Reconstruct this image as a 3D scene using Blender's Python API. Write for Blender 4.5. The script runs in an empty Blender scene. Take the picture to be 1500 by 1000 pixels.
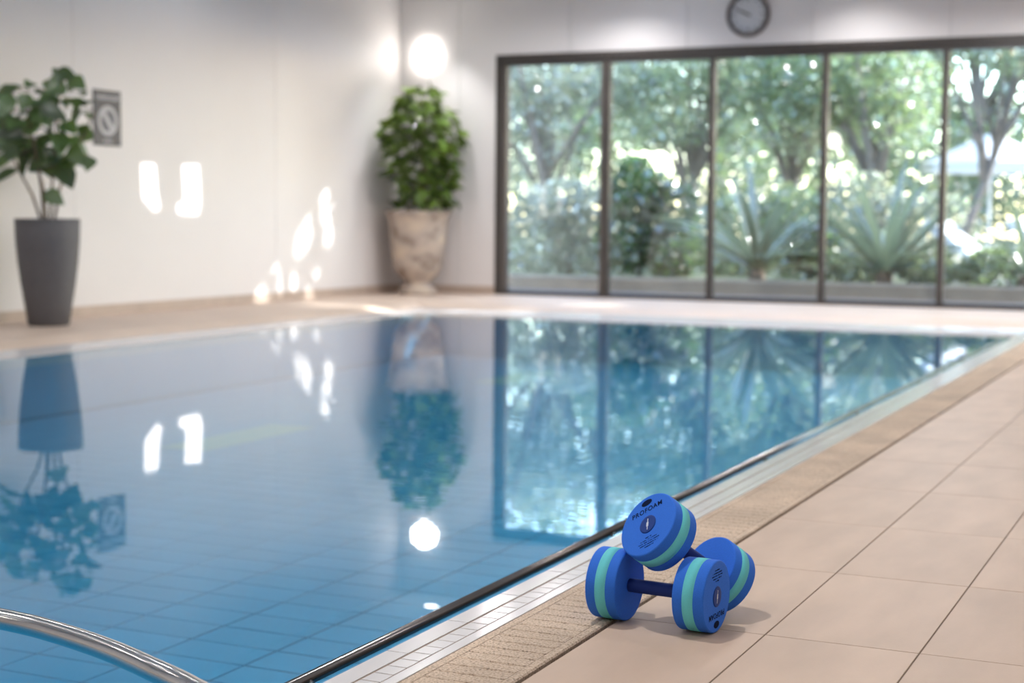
import bpy, bmesh, math, random
from mathutils import Vector, Matrix, noise
PI = math.pi
random.seed(7)
scene = bpy.context.scene
C = scene.collection

# ------------------------------------------------------------------ camera
CAM_H = 0.81
FW = Vector((-0.4180, 0.9051, -0.0783)).normalized()
RT = Vector((0.9076, 0.4198, 0.0082))
RT = (RT - FW * RT.dot(FW)).normalized()
UP = RT.cross(FW)
FPX = 2293.42
cam_data = bpy.data.cameras.new('camera')
cam = bpy.data.objects.new('camera', cam_data)
C.objects.link(cam)
cam.matrix_world = Matrix(((RT.x, UP.x, -FW.x, 0), (RT.y, UP.y, -FW.y, 0), (RT.z, UP.z, -FW.z, CAM_H), (0, 0, 0, 1)))
cam_data.sensor_width = 36
cam_data.lens = FPX / 1500 * 36
cam_data.clip_end = 300
cam_data.dof.use_dof = True
cam_data.dof.focus_distance = 2.98
cam_data.dof.aperture_fstop = 3.3
scene.camera = cam

# ------------------------------------------------------------------ world, sun, exposure
SUN = Vector((1.03, 1.0, 0.80))            # towards the sun
world = bpy.data.worlds.new('sky')
scene.world = world
world.use_nodes = True
wn = world.node_tree
bg = wn.nodes['Background']
sky = wn.nodes.new('ShaderNodeTexSky')
sky.sky_type = 'NISHITA'
sky.sun_disc = False
sky.sun_elevation = math.atan2(SUN.z, math.hypot(SUN.x, SUN.y))
sky.sun_rotation = math.atan2(SUN.x, SUN.y)
sky.air_density = 1.0
sky.dust_density = 0.6
wn.links.new(sky.outputs[0], bg.inputs[0])
bg.inputs[1].default_value = 1.25
sun_data = bpy.data.lights.new('sun', 'SUN')
sun_data.energy = 15.0
sun_data.angle = math.radians(0.53)
sun_data.color = (1.0, 0.97, 0.95)
sun = bpy.data.objects.new('sun', sun_data)
C.objects.link(sun)
sun.rotation_euler = SUN.to_track_quat('Z', 'Y').to_euler()
sun.location = (12, 26, 12)
vs = scene.view_settings
vs.view_transform = 'Standard'
vs.look = 'None'
vs.gamma = 1
vs.use_curve_mapping = False
vs.exposure = 0.04
scene.cycles.max_bounces = 10
scene.cycles.diffuse_bounces = 5
scene.cycles.glossy_bounces = 4
scene.cycles.transparent_max_bounces = 24
scene.cycles.caustics_reflective = False
scene.cycles.caustics_refractive = False
scene.cycles.sample_clamp_indirect = 4.0

LAMP_POWER = 110.0
DISC_EMIT = 17.0

# ------------------------------------------------------------------ materials
def new_mat(name):
    m = bpy.data.materials.new(name)
    m.use_nodes = True
    nt = m.node_tree
    return m, nt, nt.nodes['Principled BSDF']

def lin(r, g, b):
    f = lambda c: c / 12.92 if c <= 0.04045 else ((c + 0.055) / 1.055) ** 2.4
    return (f(r / 255), f(g / 255), f(b / 255), 1)

def mat(name, col, rough=0.6, var=0.0, scale=8.0, spec=0.5, metal=0.0, bump=0.0, bscale=60.0, rnd=0.0, stretch=None):
    m, nt, p = new_mat(name)
    p.inputs['Roughness'].default_value = rough
    p.inputs['Specular IOR Level'].default_value = spec
    p.inputs['Metallic'].default_value = metal
    p.inputs['Base Color'].default_value = col
    tc = nt.nodes.new('ShaderNodeTexCoord')
    src = tc.outputs['Object']
    if var or rnd:
        n = nt.nodes.new('ShaderNodeTexNoise')
        n.inputs['Scale'].default_value = scale
        n.inputs['Detail'].default_value = 5
        v = src
        if stretch:
            mp = nt.nodes.new('ShaderNodeMapping')
            mp.inputs['Scale'].default_value = stretch
            nt.links.new(src, mp.inputs[0])
            v = mp.outputs[0]
        oi = nt.nodes.new('ShaderNodeObjectInfo')
        add = nt.nodes.new('ShaderNodeVectorMath')
        add.operation = 'MULTIPLY_ADD'
        add.inputs[1].default_value = (37, 37, 37)
        nt.links.new(oi.outputs['Random'], add.inputs[0])
        nt.links.new(v, add.inputs[2])
        nt.links.new(add.outputs[0], n.inputs['Vector'])
        mr = nt.nodes.new('ShaderNodeMapRange')
        mr.inputs[1].default_value = 0.3
        mr.inputs[2].default_value = 0.7
        mr.inputs[3].default_value = 1 - var
        mr.inputs[4].default_value = 1 + var
        nt.links.new(n.outputs[0], mr.inputs[0])
        mr2 = nt.nodes.new('ShaderNodeMapRange')
        mr2.inputs[3].default_value = 1 - rnd
        mr2.inputs[4].default_value = 1 + rnd
        nt.links.new(oi.outputs['Random'], mr2.inputs[0])
        mu = nt.nodes.new('ShaderNodeMath')
        mu.operation = 'MULTIPLY'
        nt.links.new(mr.outputs[0], mu.inputs[0])
        nt.links.new(mr2.outputs[0], mu.inputs[1])
        sc = nt.nodes.new('ShaderNodeVectorMath')
        sc.operation = 'SCALE'
        sc.inputs[0].default_value = col[:3]
        nt.links.new(mu.outputs[0], sc.inputs['Scale'])
        nt.links.new(sc.outputs[0], p.inputs['Base Color'])
    if bump:
        n2 = nt.nodes.new('ShaderNodeTexNoise')
        n2.inputs['Scale'].default_value = bscale
        n2.inputs['Detail'].default_value = 3
        nt.links.new(src, n2.inputs['Vector'])
        b = nt.nodes.new('ShaderNodeBump')
        b.inputs['Strength'].default_value = bump
        b.inputs['Distance'].default_value = 0.004
        nt.links.new(n2.outputs[0], b.inputs['Height'])
        nt.links.new(b.outputs[0], p.inputs['Normal'])
    return m

def leaf_mat(name, col, trans, rough=0.4, rnd=0.3, mixf=0.45, gloss=0.12):
    m = bpy.data.materials.new(name)
    m.use_nodes = True
    nt = m.node_tree
    nt.nodes.clear()
    out = nt.nodes.new('ShaderNodeOutputMaterial')
    d = nt.nodes.new('ShaderNodeBsdfDiffuse')
    t = nt.nodes.new('ShaderNodeBsdfTranslucent')
    g = nt.nodes.new('ShaderNodeBsdfGlossy')
    g.inputs['Roughness'].default_value = rough
    g.inputs['Color'].default_value = (1, 1, 1, 1)
    geo = nt.nodes.new('ShaderNodeNewGeometry')
    oi = nt.nodes.new('ShaderNodeObjectInfo')
    ad = nt.nodes.new('ShaderNodeMath')
    ad.operation = 'ADD'
    nt.links.new(geo.outputs['Random Per Island'], ad.inputs[0])
    nt.links.new(oi.outputs['Random'], ad.inputs[1])
    fr = nt.nodes.new('ShaderNodeMath')
    fr.operation = 'FRACT'
    nt.links.new(ad.outputs[0], fr.inputs[0])
    mr = nt.nodes.new('ShaderNodeMapRange')
    mr.inputs[3].default_value = 1 - rnd
    mr.inputs[4].default_value = 1 + rnd
    nt.links.new(fr.outputs[0], mr.inputs[0])
    for node, c in ((d, col), (t, trans)):
        s = nt.nodes.new('ShaderNodeVectorMath')
        s.operation = 'SCALE'
        s.inputs[0].default_value = c[:3]
        nt.links.new(mr.outputs[0], s.inputs['Scale'])
        nt.links.new(s.outputs[0], node.inputs['Color'])
    mx = nt.nodes.new('ShaderNodeMixShader')
    mx.inputs[0].default_value = mixf
    nt.links.new(d.outputs[0], mx.inputs[1])
    nt.links.new(t.outputs[0], mx.inputs[2])
    mx2 = nt.nodes.new('ShaderNodeMixShader')
    mx2.inputs[0].default_value = gloss
    nt.links.new(mx.outputs[0], mx2.inputs[1])
    nt.links.new(g.outputs[0], mx2.inputs[2])
    nt.links.new(mx2.outputs[0], out.inputs[0])
    return m

def emit_mat(name, col, strength):
    m = bpy.data.materials.new(name)
    m.use_nodes = True
    nt = m.node_tree
    nt.nodes.clear()
    out = nt.nodes.new('ShaderNodeOutputMaterial')
    e = nt.nodes.new('ShaderNodeEmission')
    e.inputs[0].default_value = col
    e.inputs[1].default_value = strength
    nt.links.new(e.outputs[0], out.inputs[0])
    return m

def clear_mat(name, tint, ior, ripple=False, rough=0.0):
    m = bpy.data.materials.new(name)
    m.use_nodes = True
    nt = m.node_tree
    nt.nodes.clear()
    out = nt.nodes.new('ShaderNodeOutputMaterial')
    fr = nt.nodes.new('ShaderNodeLayerWeight')      # Schlick reflectance, same from both sides
    fr.inputs['Blend'].default_value = 0.5
    pw = nt.nodes.new('ShaderNodeMath')
    pw.operation = 'POWER'
    pw.inputs[1].default_value = 5
    nt.links.new(fr.outputs['Facing'], pw.inputs[0])
    f0 = ((ior - 1) / (ior + 1)) ** 2
    ma = nt.nodes.new('ShaderNodeMath')
    ma.operation = 'MULTIPLY_ADD'
    ma.inputs[1].default_value = 1 - f0
    ma.inputs[2].default_value = f0
    nt.links.new(pw.outputs[0], ma.inputs[0])
    t = nt.nodes.new('ShaderNodeBsdfTransparent')
    t.inputs[0].default_value = tint
    g = nt.nodes.new('ShaderNodeBsdfGlossy')
    g.inputs['Roughness'].default_value = rough
    g.inputs['Color'].default_value = (1, 1, 1, 1)
    mx = nt.nodes.new('ShaderNodeMixShader')
    nt.links.new(ma.outputs[0], mx.inputs[0])
    nt.links.new(t.outputs[0], mx.inputs[1])
    nt.links.new(g.outputs[0], mx.inputs[2])
    nt.links.new(mx.outputs[0], out.inputs[0])
    if ripple:
        tc = nt.nodes.new('ShaderNodeTexCoord')
        # fine ripple, stronger in drifting patches
        mp = nt.nodes.new('ShaderNodeMapping')
        mp.inputs['Rotation'].default_value = (0, 0, math.radians(-22))
        mp.inputs['Scale'].default_value = (1.0, 2.2, 1)
        nt.links.new(tc.outputs['Object'], mp.inputs[0])
        n1 = nt.nodes.new('ShaderNodeTexNoise')
        n1.inputs['Scale'].default_value = 3.2
        n1.inputs['Detail'].default_value = 2
        n1.inputs['Roughness'].default_value = 0.45
        nt.links.new(mp.outputs[0], n1.inputs['Vector'])
        n2 = nt.nodes.new('ShaderNodeTexNoise')
        n2.inputs['Scale'].default_value = 0.45
        nt.links.new(tc.outputs['Object'], n2.inputs['Vector'])
        mr = nt.nodes.new('ShaderNodeMapRange')
        mr.inputs[1].default_value = 0.42
        mr.inputs[2].default_value = 0.62
        mr.inputs[3].default_value = 0.25
        mr.inputs[4].default_value = 1.0
        nt.links.new(n2.outputs[0], mr.inputs[0])
        mu = nt.nodes.new('ShaderNodeMath')
        mu.operation = 'MULTIPLY'
        nt.links.new(n1.outputs[0], mu.inputs[0])
        nt.links.new(mr.outputs[0], mu.inputs[1])
        b = nt.nodes.new('ShaderNodeBump')
        b.inputs['Strength'].default_value = 1.0
        b.inputs['Distance'].default_value = 0.0006
        nt.links.new(mu.outputs[0], b.inputs['Height'])
        nt.links.new(b.outputs[0], g.inputs['Normal'])
        nt.links.new(b.outputs[0], fr.inputs['Normal'])
    return m

M = {}
M['wall'] = mat('warm_white_paint', (0.79, 0.765, 0.76, 1), 0.5, 0.015, 1.2, spec=0.3)
M['ceiling'] = mat('ceiling_paint', (0.64, 0.63, 0.62, 1), 0.8)
M['joint'] = mat('panel_joint', (0.50, 0.46, 0.44, 1), 0.8)
M['base'] = mat('baseboard_stone', (0.50, 0.40, 0.33, 1), 0.5, 0.08, 6)
M['tile'] = mat('beige_porcelain', (0.545, 0.408, 0.315, 1), 0.55, 0.09, 3.5, spec=0.22, rnd=0.035, stretch=(2.5, 0.8, 1), bump=0.05, bscale=140)
M['grout'] = mat('brown_grout', (0.20, 0.145, 0.11, 1), 0.9)
M['deck'] = mat('beige_deck', (0.66, 0.525, 0.425, 1), 0.5, 0.06, 2.5, spec=0.4)
M['gap'] = mat('dark_gap', (0.10, 0.072, 0.052, 1), 0.9)
M['white_tile'] = mat('white_glazed_tile', (0.70, 0.675, 0.67, 1), 0.15, 0.02, 5, rnd=0.02)
M['rim_grout'] = mat('rim_grout', (0.26, 0.19, 0.145, 1), 0.9)
M['pool_tile'] = mat('blue_pool_tile', (0.23, 0.50, 0.66, 1), 0.3, 0.03, 3, rnd=0.04)
M['pool_grout'] = mat('grey_pool_grout', (0.11, 0.22, 0.26, 1), 0.8)
M['stripe'] = mat('pale_yellow_tile', (0.62, 0.68, 0.50, 1), 0.3)
M['water'] = clear_mat('pool_water', (0.36, 0.74, 0.90, 1), 1.333, ripple=True, rough=0.012)
M['glass'] = clear_mat('window_glass', (0.95, 0.97, 0.97, 1), 1.75, rough=0.0)
M['frame'] = mat('dark_bronze_aluminium', (0.060, 0.052, 0.048, 1), 0.4, spec=0.4)
M['frame2'] = mat('bronze_aluminium', (0.115, 0.100, 0.092, 1), 0.4, spec=0.4)
M['steel'] = mat('polished_steel', (0.62, 0.60, 0.58, 1), 0.16, metal=1.0)
M['rail'] = mat('wet_dark_steel', (0.22, 0.21, 0.205, 1), 0.22, metal=1.0)
M['pot'] = mat('charcoal_planter', (0.105, 0.100, 0.105, 1), 0.6, 0.06, 20, bump=0.2, bscale=200)
M['soil'] = mat('dark_soil', (0.03, 0.022, 0.016, 1), 0.95, 0.3, 30)
M['bark'] = mat('brown_bark', (0.16, 0.115, 0.08, 1), 0.85, 0.25, 20, bump=0.4)
M['bark_grey'] = mat('grey_bark', (0.22, 0.19, 0.17, 1), 0.85, 0.25, 8, bump=0.4, bscale=20)
M['leaf_in'] = leaf_mat('indoor_leaf', (0.060, 0.115, 0.035), (0.17, 0.28, 0.06), 0.35, 0.55, 0.3, 0.08)
M['leaf_shrub'] = leaf_mat('shrub_leaf', (0.12, 0.20, 0.042), (0.26, 0.36, 0.07), 0.3, 0.85, 0.3, 0.06)
M['foam'] = mat('blue_foam', (0.030, 0.165, 0.70, 1), 0.75, 0.10, 700, spec=0.25, bump=0.25, bscale=900)
M['teal'] = mat('teal_foam', (0.145, 0.62, 0.66, 1), 0.75, 0.06, 700, spec=0.25, bump=0.25, bscale=900)
M['grip'] = mat('navy_grip', (0.006, 0.026, 0.17, 1), 0.6, spec=0.3)
M['cap'] = mat('navy_plastic_cap', (0.008, 0.042, 0.23, 1), 0.5, spec=0.22)
M['print'] = mat('dark_print', (0.004, 0.010, 0.04, 1), 0.8, spec=0.1)
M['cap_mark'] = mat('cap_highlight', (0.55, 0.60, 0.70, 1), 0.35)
M['sign'] = mat('navy_sign', (0.035, 0.040, 0.070, 1), 0.45)
M['sign_white'] = mat('grey_white_print', (0.52, 0.52, 0.55, 1), 0.6)
M['clock_rim'] = mat('brown_clock_rim', (0.085, 0.062, 0.055, 1), 0.4)
M['clock_face'] = mat('clock_face', (0.62, 0.63, 0.65, 1), 0.6)
M['clock_hand'] = mat('clock_hand', (0.03, 0.03, 0.03, 1), 0.5)
M['white_trim'] = mat('white_trim', (0.8, 0.8, 0.8, 1), 0.4)
M['disc'] = emit_mat('lamp_disc', (1.0, 0.93, 0.86, 1), DISC_EMIT)
M['lens'] = emit_mat('downlight_lens', (1.0, 0.95, 0.88, 1), 14.0)
M['white_cloth'] = mat('white_canvas', (0.85, 0.86, 0.88, 1), 0.8)
M['paving'] = mat('grey_paving', (0.16, 0.16, 0.17, 1), 0.7, 0.15, 2)
M['pale_paving'] = mat('pale_paving', (0.58, 0.60, 0.62, 1), 0.7, 0.08, 2)
M['earth'] = mat('garden_earth', (0.075, 0.095, 0.045, 1), 0.95, 0.4, 3)
M['kerb'] = mat('sand_kerb', (0.36, 0.31, 0.25, 1), 0.8, 0.1, 4)

def stone_mat():
    m, nt, p = new_mat('weathered_stone')
    p.inputs['Roughness'].default_value = 0.85
    tc = nt.nodes.new('ShaderNodeTexCoord')
    n = nt.nodes.new('ShaderNodeTexNoise')
    n.inputs['Scale'].default_value = 4.5
    n.inputs['Detail'].default_value = 6
    nt.links.new(tc.outputs['Object'], n.inputs['Vector'])
    cr = nt.nodes.new('ShaderNodeValToRGB')
    e = cr.color_ramp.elements
    e[0].position = 0.34; e[0].color = (0.22, 0.165, 0.125, 1)
    e[1].position = 0.66; e[1].color = (0.62, 0.52, 0.41, 1)
    x = cr.color_ramp.elements.new(0.5); x.color = (0.47, 0.395, 0.34, 1)
    nt.links.new(n.outputs[0], cr.inputs[0])
    nt.links.new(cr.outputs[0], p.inputs['Base Color'])
    b = nt.nodes.new('ShaderNodeBump')
    b.inputs['Strength'].default_value = 0.6
    b.inputs['Distance'].default_value = 0.02
    nt.links.new(n.outputs[0], b.inputs['Height'])
    nt.links.new(b.outputs[0], p.inputs['Normal'])
    return m
M['stone'] = stone_mat()

def grate_mat():
    # pebbly, worn stone: fine dark pits and pale grains
    m, nt, p = new_mat('pebbled_stone')
    p.inputs['Roughness'].default_value = 0.85
    geo = nt.nodes.new('ShaderNodeNewGeometry')
    n = nt.nodes.new('ShaderNodeTexNoise')
    n.inputs['Scale'].default_value = 210
    n.inputs['Detail'].default_value = 4
    nt.links.new(geo.outputs['Position'], n.inputs['Vector'])
    n2 = nt.nodes.new('ShaderNodeTexNoise')
    n2.inputs['Scale'].default_value = 4
    n2.inputs['Detail'].default_value = 3
    nt.links.new(geo.outputs['Position'], n2.inputs['Vector'])
    cr = nt.nodes.new('ShaderNodeValToRGB')
    e = cr.color_ramp.elements
    e[0].position = 0.32; e[0].color = (0.27, 0.205, 0.155, 1)
    e[1].position = 0.62; e[1].color = (0.67, 0.53, 0.41, 1)
    x = cr.color_ramp.elements.new(0.47); x.color = (0.56, 0.425, 0.31, 1)
    nt.links.new(n.outputs[0], cr.inputs[0])
    mr = nt.nodes.new('ShaderNodeMapRange')
    mr.inputs[1].default_value = 0.35
    mr.inputs[2].default_value = 0.65
    mr.inputs[3].default_value = 0.86
    mr.inputs[4].default_value = 1.12
    nt.links.new(n2.outputs[0], mr.inputs[0])
    sc = nt.nodes.new('ShaderNodeVectorMath')
    sc.operation = 'SCALE'
    nt.links.new(cr.outputs[0], sc.inputs[0])
    nt.links.new(mr.outputs[0], sc.inputs['Scale'])
    nt.links.new(sc.outputs[0], p.inputs['Base Color'])
    b = nt.nodes.new('ShaderNodeBump')
    b.inputs['Strength'].default_value = 0.7
    b.inputs['Distance'].default_value = 0.003
    nt.links.new(n.outputs[0], b.inputs['Height'])
    nt.links.new(b.outputs[0], p.inputs['Normal'])
    return m
M['grate'] = grate_mat()

# ------------------------------------------------------------------ mesh helpers
class MB:
    def __init__(s):
        s.v = []; s.f = []; s.sm = []
    def box(s, x0, x1, y0, y1, z0, z1):
        b = len(s.v)
        s.v += [(x0, y0, z0), (x1, y0, z0), (x1, y1, z0), (x0, y1, z0), (x0, y0, z1), (x1, y0, z1), (x1, y1, z1), (x0, y1, z1)]
        for q in ((0, 3, 2, 1), (4, 5, 6, 7), (0, 1, 5, 4), (1, 2, 6, 5), (2, 3, 7, 6), (3, 0, 4, 7)):
            s.f.append(tuple(b + i for i in q)); s.sm.append(False)
        return s
    def bevbox(s, x0, x1, y0, y1, z0, z1, c):
        # box whose top edges are chamfered
        b = len(s.v)
        s.v += [(x0, y0, z0), (x1, y0, z0), (x1, y1, z0), (x0, y1, z0),
                (x0, y0, z1 - c), (x1, y0, z1 - c), (x1, y1, z1 - c), (x0, y1, z1 - c),
                (x0 + c, y0 + c, z1), (x1 - c, y0 + c, z1), (x1 - c, y1 - c, z1), (x0 + c, y1 - c, z1)]
        for q in ((0, 3, 2, 1), (8, 9, 10, 11)):
            s.f.append(tuple(b + i for i in q)); s.sm.append(False)
        for i in range(4):
            j = (i + 1) % 4
            s.f.append((b + i, b + j, b + 4 + j, b + 4 + i)); s.sm.append(False)
            s.f.append((b + 4 + i, b + 4 + j, b + 8 + j, b + 8 + i)); s.sm.append(False)
        return s
    def lathe(s, prof, n=48, mtx=None, cap0=True, cap1=True, smooth=True):
        # prof: list of (r, z) revolved about local z
        b = len(s.v)
        for r, z in prof:
            for k in range(n):
                a = 2 * PI * k / n
                p = Vector((r * math.cos(a), r * math.sin(a), z))
                if mtx: p = mtx @ p
                s.v.append(tuple(p))
        for i in range(len(prof) - 1):
            for k in range(n):
                k2 = (k + 1) % n
                s.f.append((b + i * n + k, b + i * n + k2, b + (i + 1) * n + k2, b + (i + 1) * n + k)); s.sm.append(smooth)
        if cap0:
            s.f.append(tuple(b + k for k in range(n))[::-1]); s.sm.append(False)
        if cap1:
            e = b + (len(prof) - 1) * n
            s.f.append(tuple(e + k for k in range(n))); s.sm.append(False)
        return s
    def tube(s, pts, rad, n=10, cap=True):
        pts = [Vector(p) for p in pts]
        if not hasattr(rad, '__len__'): rad = [rad] * len(pts)
        b = len(s.v)
        t0 = (pts[1] - pts[0]).normalized()
        ref = Vector((0, 0, 1)) if abs(t0.z) < 0.9 else Vector((1, 0, 0))
        u = t0.cross(ref).normalized()
        for i, p in enumerate(pts):
            t = (pts[min(i + 1, len(pts) - 1)] - pts[max(i - 1, 0)]).normalized()
            u = (u - t * u.dot(t)).normalized()
            w = t.cross(u)
            for k in range(n):
                a = 2 * PI * k / n
                s.v.append(tuple(p + rad[i] * (math.cos(a) * u + math.sin(a) * w)))
        for i in range(len(pts) - 1):
            for k in range(n):
                k2 = (k + 1) % n
                s.f.append((b + i * n + k, b + i * n + k2, b + (i + 1) * n + k2, b + (i + 1) * n + k)); s.sm.append(True)
        if cap:
            s.f.append(tuple(b + k for k in range(n))[::-1]); s.sm.append(False)
            e = b + (len(pts) - 1) * n
            s.f.append(tuple(e + k for k in range(n))); s.sm.append(False)
        return s
    def poly(s, pts, smooth=False):
        b = len(s.v)
        s.v += [tuple(p) for p in pts]
        s.f.append(tuple(range(b, b + len(pts)))); s.sm.append(smooth)
        return s
    def grid(s, rows, smooth=True):
        b = len(s.v); n = len(rows[0])
        for r in rows: s.v += [tuple(p) for p in r]
        for i in range(len(rows) - 1):
            for k in range(n - 1):
                s.f.append((b + i * n + k, b + i * n + k + 1, b + (i + 1) * n + k + 1, b + (i + 1) * n + k)); s.sm.append(smooth)
        return s
    def mesh(s, name, m):
        me = bpy.data.meshes.new(name)
        me.from_pydata(s.v, [], s.f)
        me.polygons.foreach_set('use_smooth', s.sm)
        me.materials.append(M[m] if isinstance(m, str) else m)
        me.update()
        return me
    def build(s, name, m, parent=None, mtx=None):
        return place(name, s.mesh(name, m), parent, mtx)

def place(name, me, parent=None, mtx=None):
    o = bpy.data.objects.new(name, me)
    C.objects.link(o)
    if parent: o.parent = parent
    if mtx is not None: o.matrix_local = mtx
    return o

def empty(name, loc=(0, 0, 0)):
    o = bpy.data.objects.new(name, None)
    o.empty_display_size = 0.1
    o.location = loc
    C.objects.link(o)
    return o

def tag(o, label, cat, group=None, kind=None):
    o['label'] = label
    o['category'] = cat
    if group: o['group'] = group
    if kind: o['kind'] = kind
    return o

def struct(o, label=None, cat=None):
    o['kind'] = 'structure'
    if label: o['label'] = label
    if cat: o['category'] = cat
    return o

def ray(px, py):
    return FW * FPX + RT * (px - 750) - UP * (py - 500)
def at_y(px, py, y):
    d = ray(px, py)
    return Vector((0, 0, CAM_H)) + d * (y / d.y)
def project(p):
    v = Vector(p) - Vector((0, 0, CAM_H))
    d = v.dot(FW)
    return 750 + FPX * v.dot(RT) / d, 500 - FPX * v.dot(UP) / d, d

# ------------------------------------------------------------------ dimensions
XL, XR = -8.34, 3.0          # left and right wall
YB, YN = 15.10, -3.5         # window wall, wall behind the camera
ZC = 3.20                    # ceiling
PXL, PXR = -6.77, -1.42      # pool
PYN, PYF = -2.0, 12.90
RIM = 0.12
ZW = -0.064                  # water level
ZF = -0.45                   # pool floor as seen through the water
WX0, WX1, WZ = -7.18, 0.92, 2.525   # window wall opening

# ------------------------------------------------------------------ floor, deck
fl = struct(MB().box(-1.1085, XR, YN, YB, -0.12, -0.0020).build('floor', 'grout'),
            'beige porcelain tiled deck along the pool', 'floor')
tile_me = MB().bevbox(-0.1478, 0.1478, -0.2985, 0.2985, -0.0018, 0.0, 0.0008).mesh('floor_tile', 'tile')
X0T, Y0T = -1.1095, 2.9515
j0 = int((YN - Y0T) / 0.6) ; rows = range(-3, 20)
cells = []
for i in range(0, 8):
    for j in rows:
        cells.append((X0T + 0.2985 * (i + 0.5), Y0T + 0.6 * (j + 0.5)))
for (x, y) in cells:
    place('floor_tile', tile_me, fl, Matrix.Translation((x, y, random.uniform(-0.0002, 0.0))))
far_tiles = MB()                       # remaining deck tiles, out of the picture
for i in range(0, 14):
    for j in range(-11, 21):
        if i < 8 and -3 <= j < 20: continue
        x = X0T + 0.2985 * (i + 0.5); y = Y0T + 0.6 * (j + 0.5)
        if x + 0.15 > XR or y + 0.3 > YB or y - 0.3 < YN: continue
        far_tiles.bevbox(x - 0.1482, x + 0.1482, y - 0.2985, y + 0.2985, -0.0018, 0, 0.0008)
o = far_tiles.build('floor_tile_field', 'tile', fl); o['kind'] = 'stuff'
d = MB()
d.box(XL, PXL - 0.42, YN, YB, -0.12, 0.0)
d.box(PXL - 0.42, -1.117, PYF + 0.42, YB, -0.12, 0.0)
d.box(PXR, -1.117, PYF + RIM, PYF + 0.42, -0.12, 0.0)
d.box(PXL - 0.42, -1.117, YN, PYN - RIM, -0.12, 0.0)
d.build('deck_slab', 'deck', fl)

# ------------------------------------------------------------------ pool basin with tiled floor
b = MB()
b.box(PXL - 0.1, PXR + 0.1, PYN - 0.1, PYF + 0.1, ZF - 0.1, ZF - 0.004)
basin = struct(b.build('pool_basin', 'pool_grout'), 'blue tiled swimming pool basin', 'pool')
w = MB()
w.box(PXL - 0.1, PXL, PYN - 0.1, PYF + 0.1, ZF - 0.004, -0.13)
w.box(PXR, PXR + 0.1, PYN - 0.1, PYF + 0.1, ZF - 0.004, -0.13)
w.box(PXL, PXR, PYF, PYF + 0.1, ZF - 0.004, -0.13)
w.box(PXL, PXR, PYN - 0.1, PYN, ZF - 0.004, -0.13)
w.build('basin_wall', 'pool_tile', basin)
PTX, PTY = 0.30, 0.165
pt_me = MB().box(-PTX / 2 + 0.004, PTX / 2 - 0.004, -PTY / 2 + 0.004, PTY / 2 - 0.004, -0.004, 0.0).mesh('floor_tile', 'pool_tile')
cand = []
i0, i1 = int((PXL + 2.49) / PTX) - 1, int((PXR + 2.49) / PTX) + 1
for i in range(i0, i1 + 1):
    for j in range(0, 91):
        x = -2.49 + PTX * (i + 0.5); y = PYN + PTY * (j + 0.5)
        if x - PTX / 2 < PXL or x + PTX / 2 > PXR or y + PTY / 2 > PYF: continue
        px, py, dd = project((x, y, ZF))
        seen = dd > 0.3 and -40 < px < 1540 and -40 < py < 1040
        cand.append((0 if seen else 1, dd if dd > 0 else 99 - dd, x, y))
cand.sort()
for _, _, x, y in cand[:300]:
    place('pool_tile', pt_me, basin, Matrix.Translation((x, y, ZF)))
r_ = MB()
for _, _, x, y in cand[300:]:
    r_.box(x - PTX / 2 + 0.004, x + PTX / 2 - 0.004, y - PTY / 2 + 0.004, y + PTY / 2 - 0.004, ZF - 0.004, ZF)
o = r_.build('pool_tile_field', 'pool_tile', basin); o['kind'] = 'stuff'

# pale lane marking set into the pool floor
for y0, y1 in ((6.88, 7.97), (10.74, 11.83)):
    MB().bevbox(-5.286, -4.986, y0, y1, ZF - 0.004, ZF + 0.003, 0.001).build('lane_marking', 'stripe', basin)

# water
wt = MB().poly([(PXL, PYN, ZW), (PXR, PYN, ZW), (PXR, PYF, ZW), (PXL, PYF, ZW)]).build('pool_water', 'water')
tag(wt, 'still clear blue water filling the swimming pool', 'water', kind='stuff')

# ------------------------------------------------------------------ white rim of the pool
rim = struct(MB().box(PXR + 0.002, -1.302, PYN, PYF + RIM, -0.13, -0.0014).build('pool_rim', 'rim_grout'),
             'white tiled rim around the pool', 'pool rim')
lip_me = MB().bevbox(-0.0222, 0.0222, -0.1235, 0.1235, -0.0012, 0.0, 0.0006).mesh('lip_tile', 'white_tile')
for j in range(0, 48):
    y = 1.148 + 0.25 * j
    if y + 0.125 > PYF + RIM: continue
    place('lip_tile', lip_me, rim, Matrix.Translation((-1.3965, y, 0)))
sm_me = MB().bevbox(-0.0192, 0.0192, -0.0225, 0.0225, -0.0012, 0.0, 0.0006).mesh('rim_tile', 'white_tile')
for j in range(0, 236):
    place('rim_tile', sm_me, rim, Matrix.Translation((-1.3505, 1.30 + 0.0485 * j, -0.0005)))
MB().bevbox(-1.328, -1.303, PYN, PYF + RIM, -0.0013, 0.0, 0.0006).build('edge_strip', 'white_tile', rim)
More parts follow.
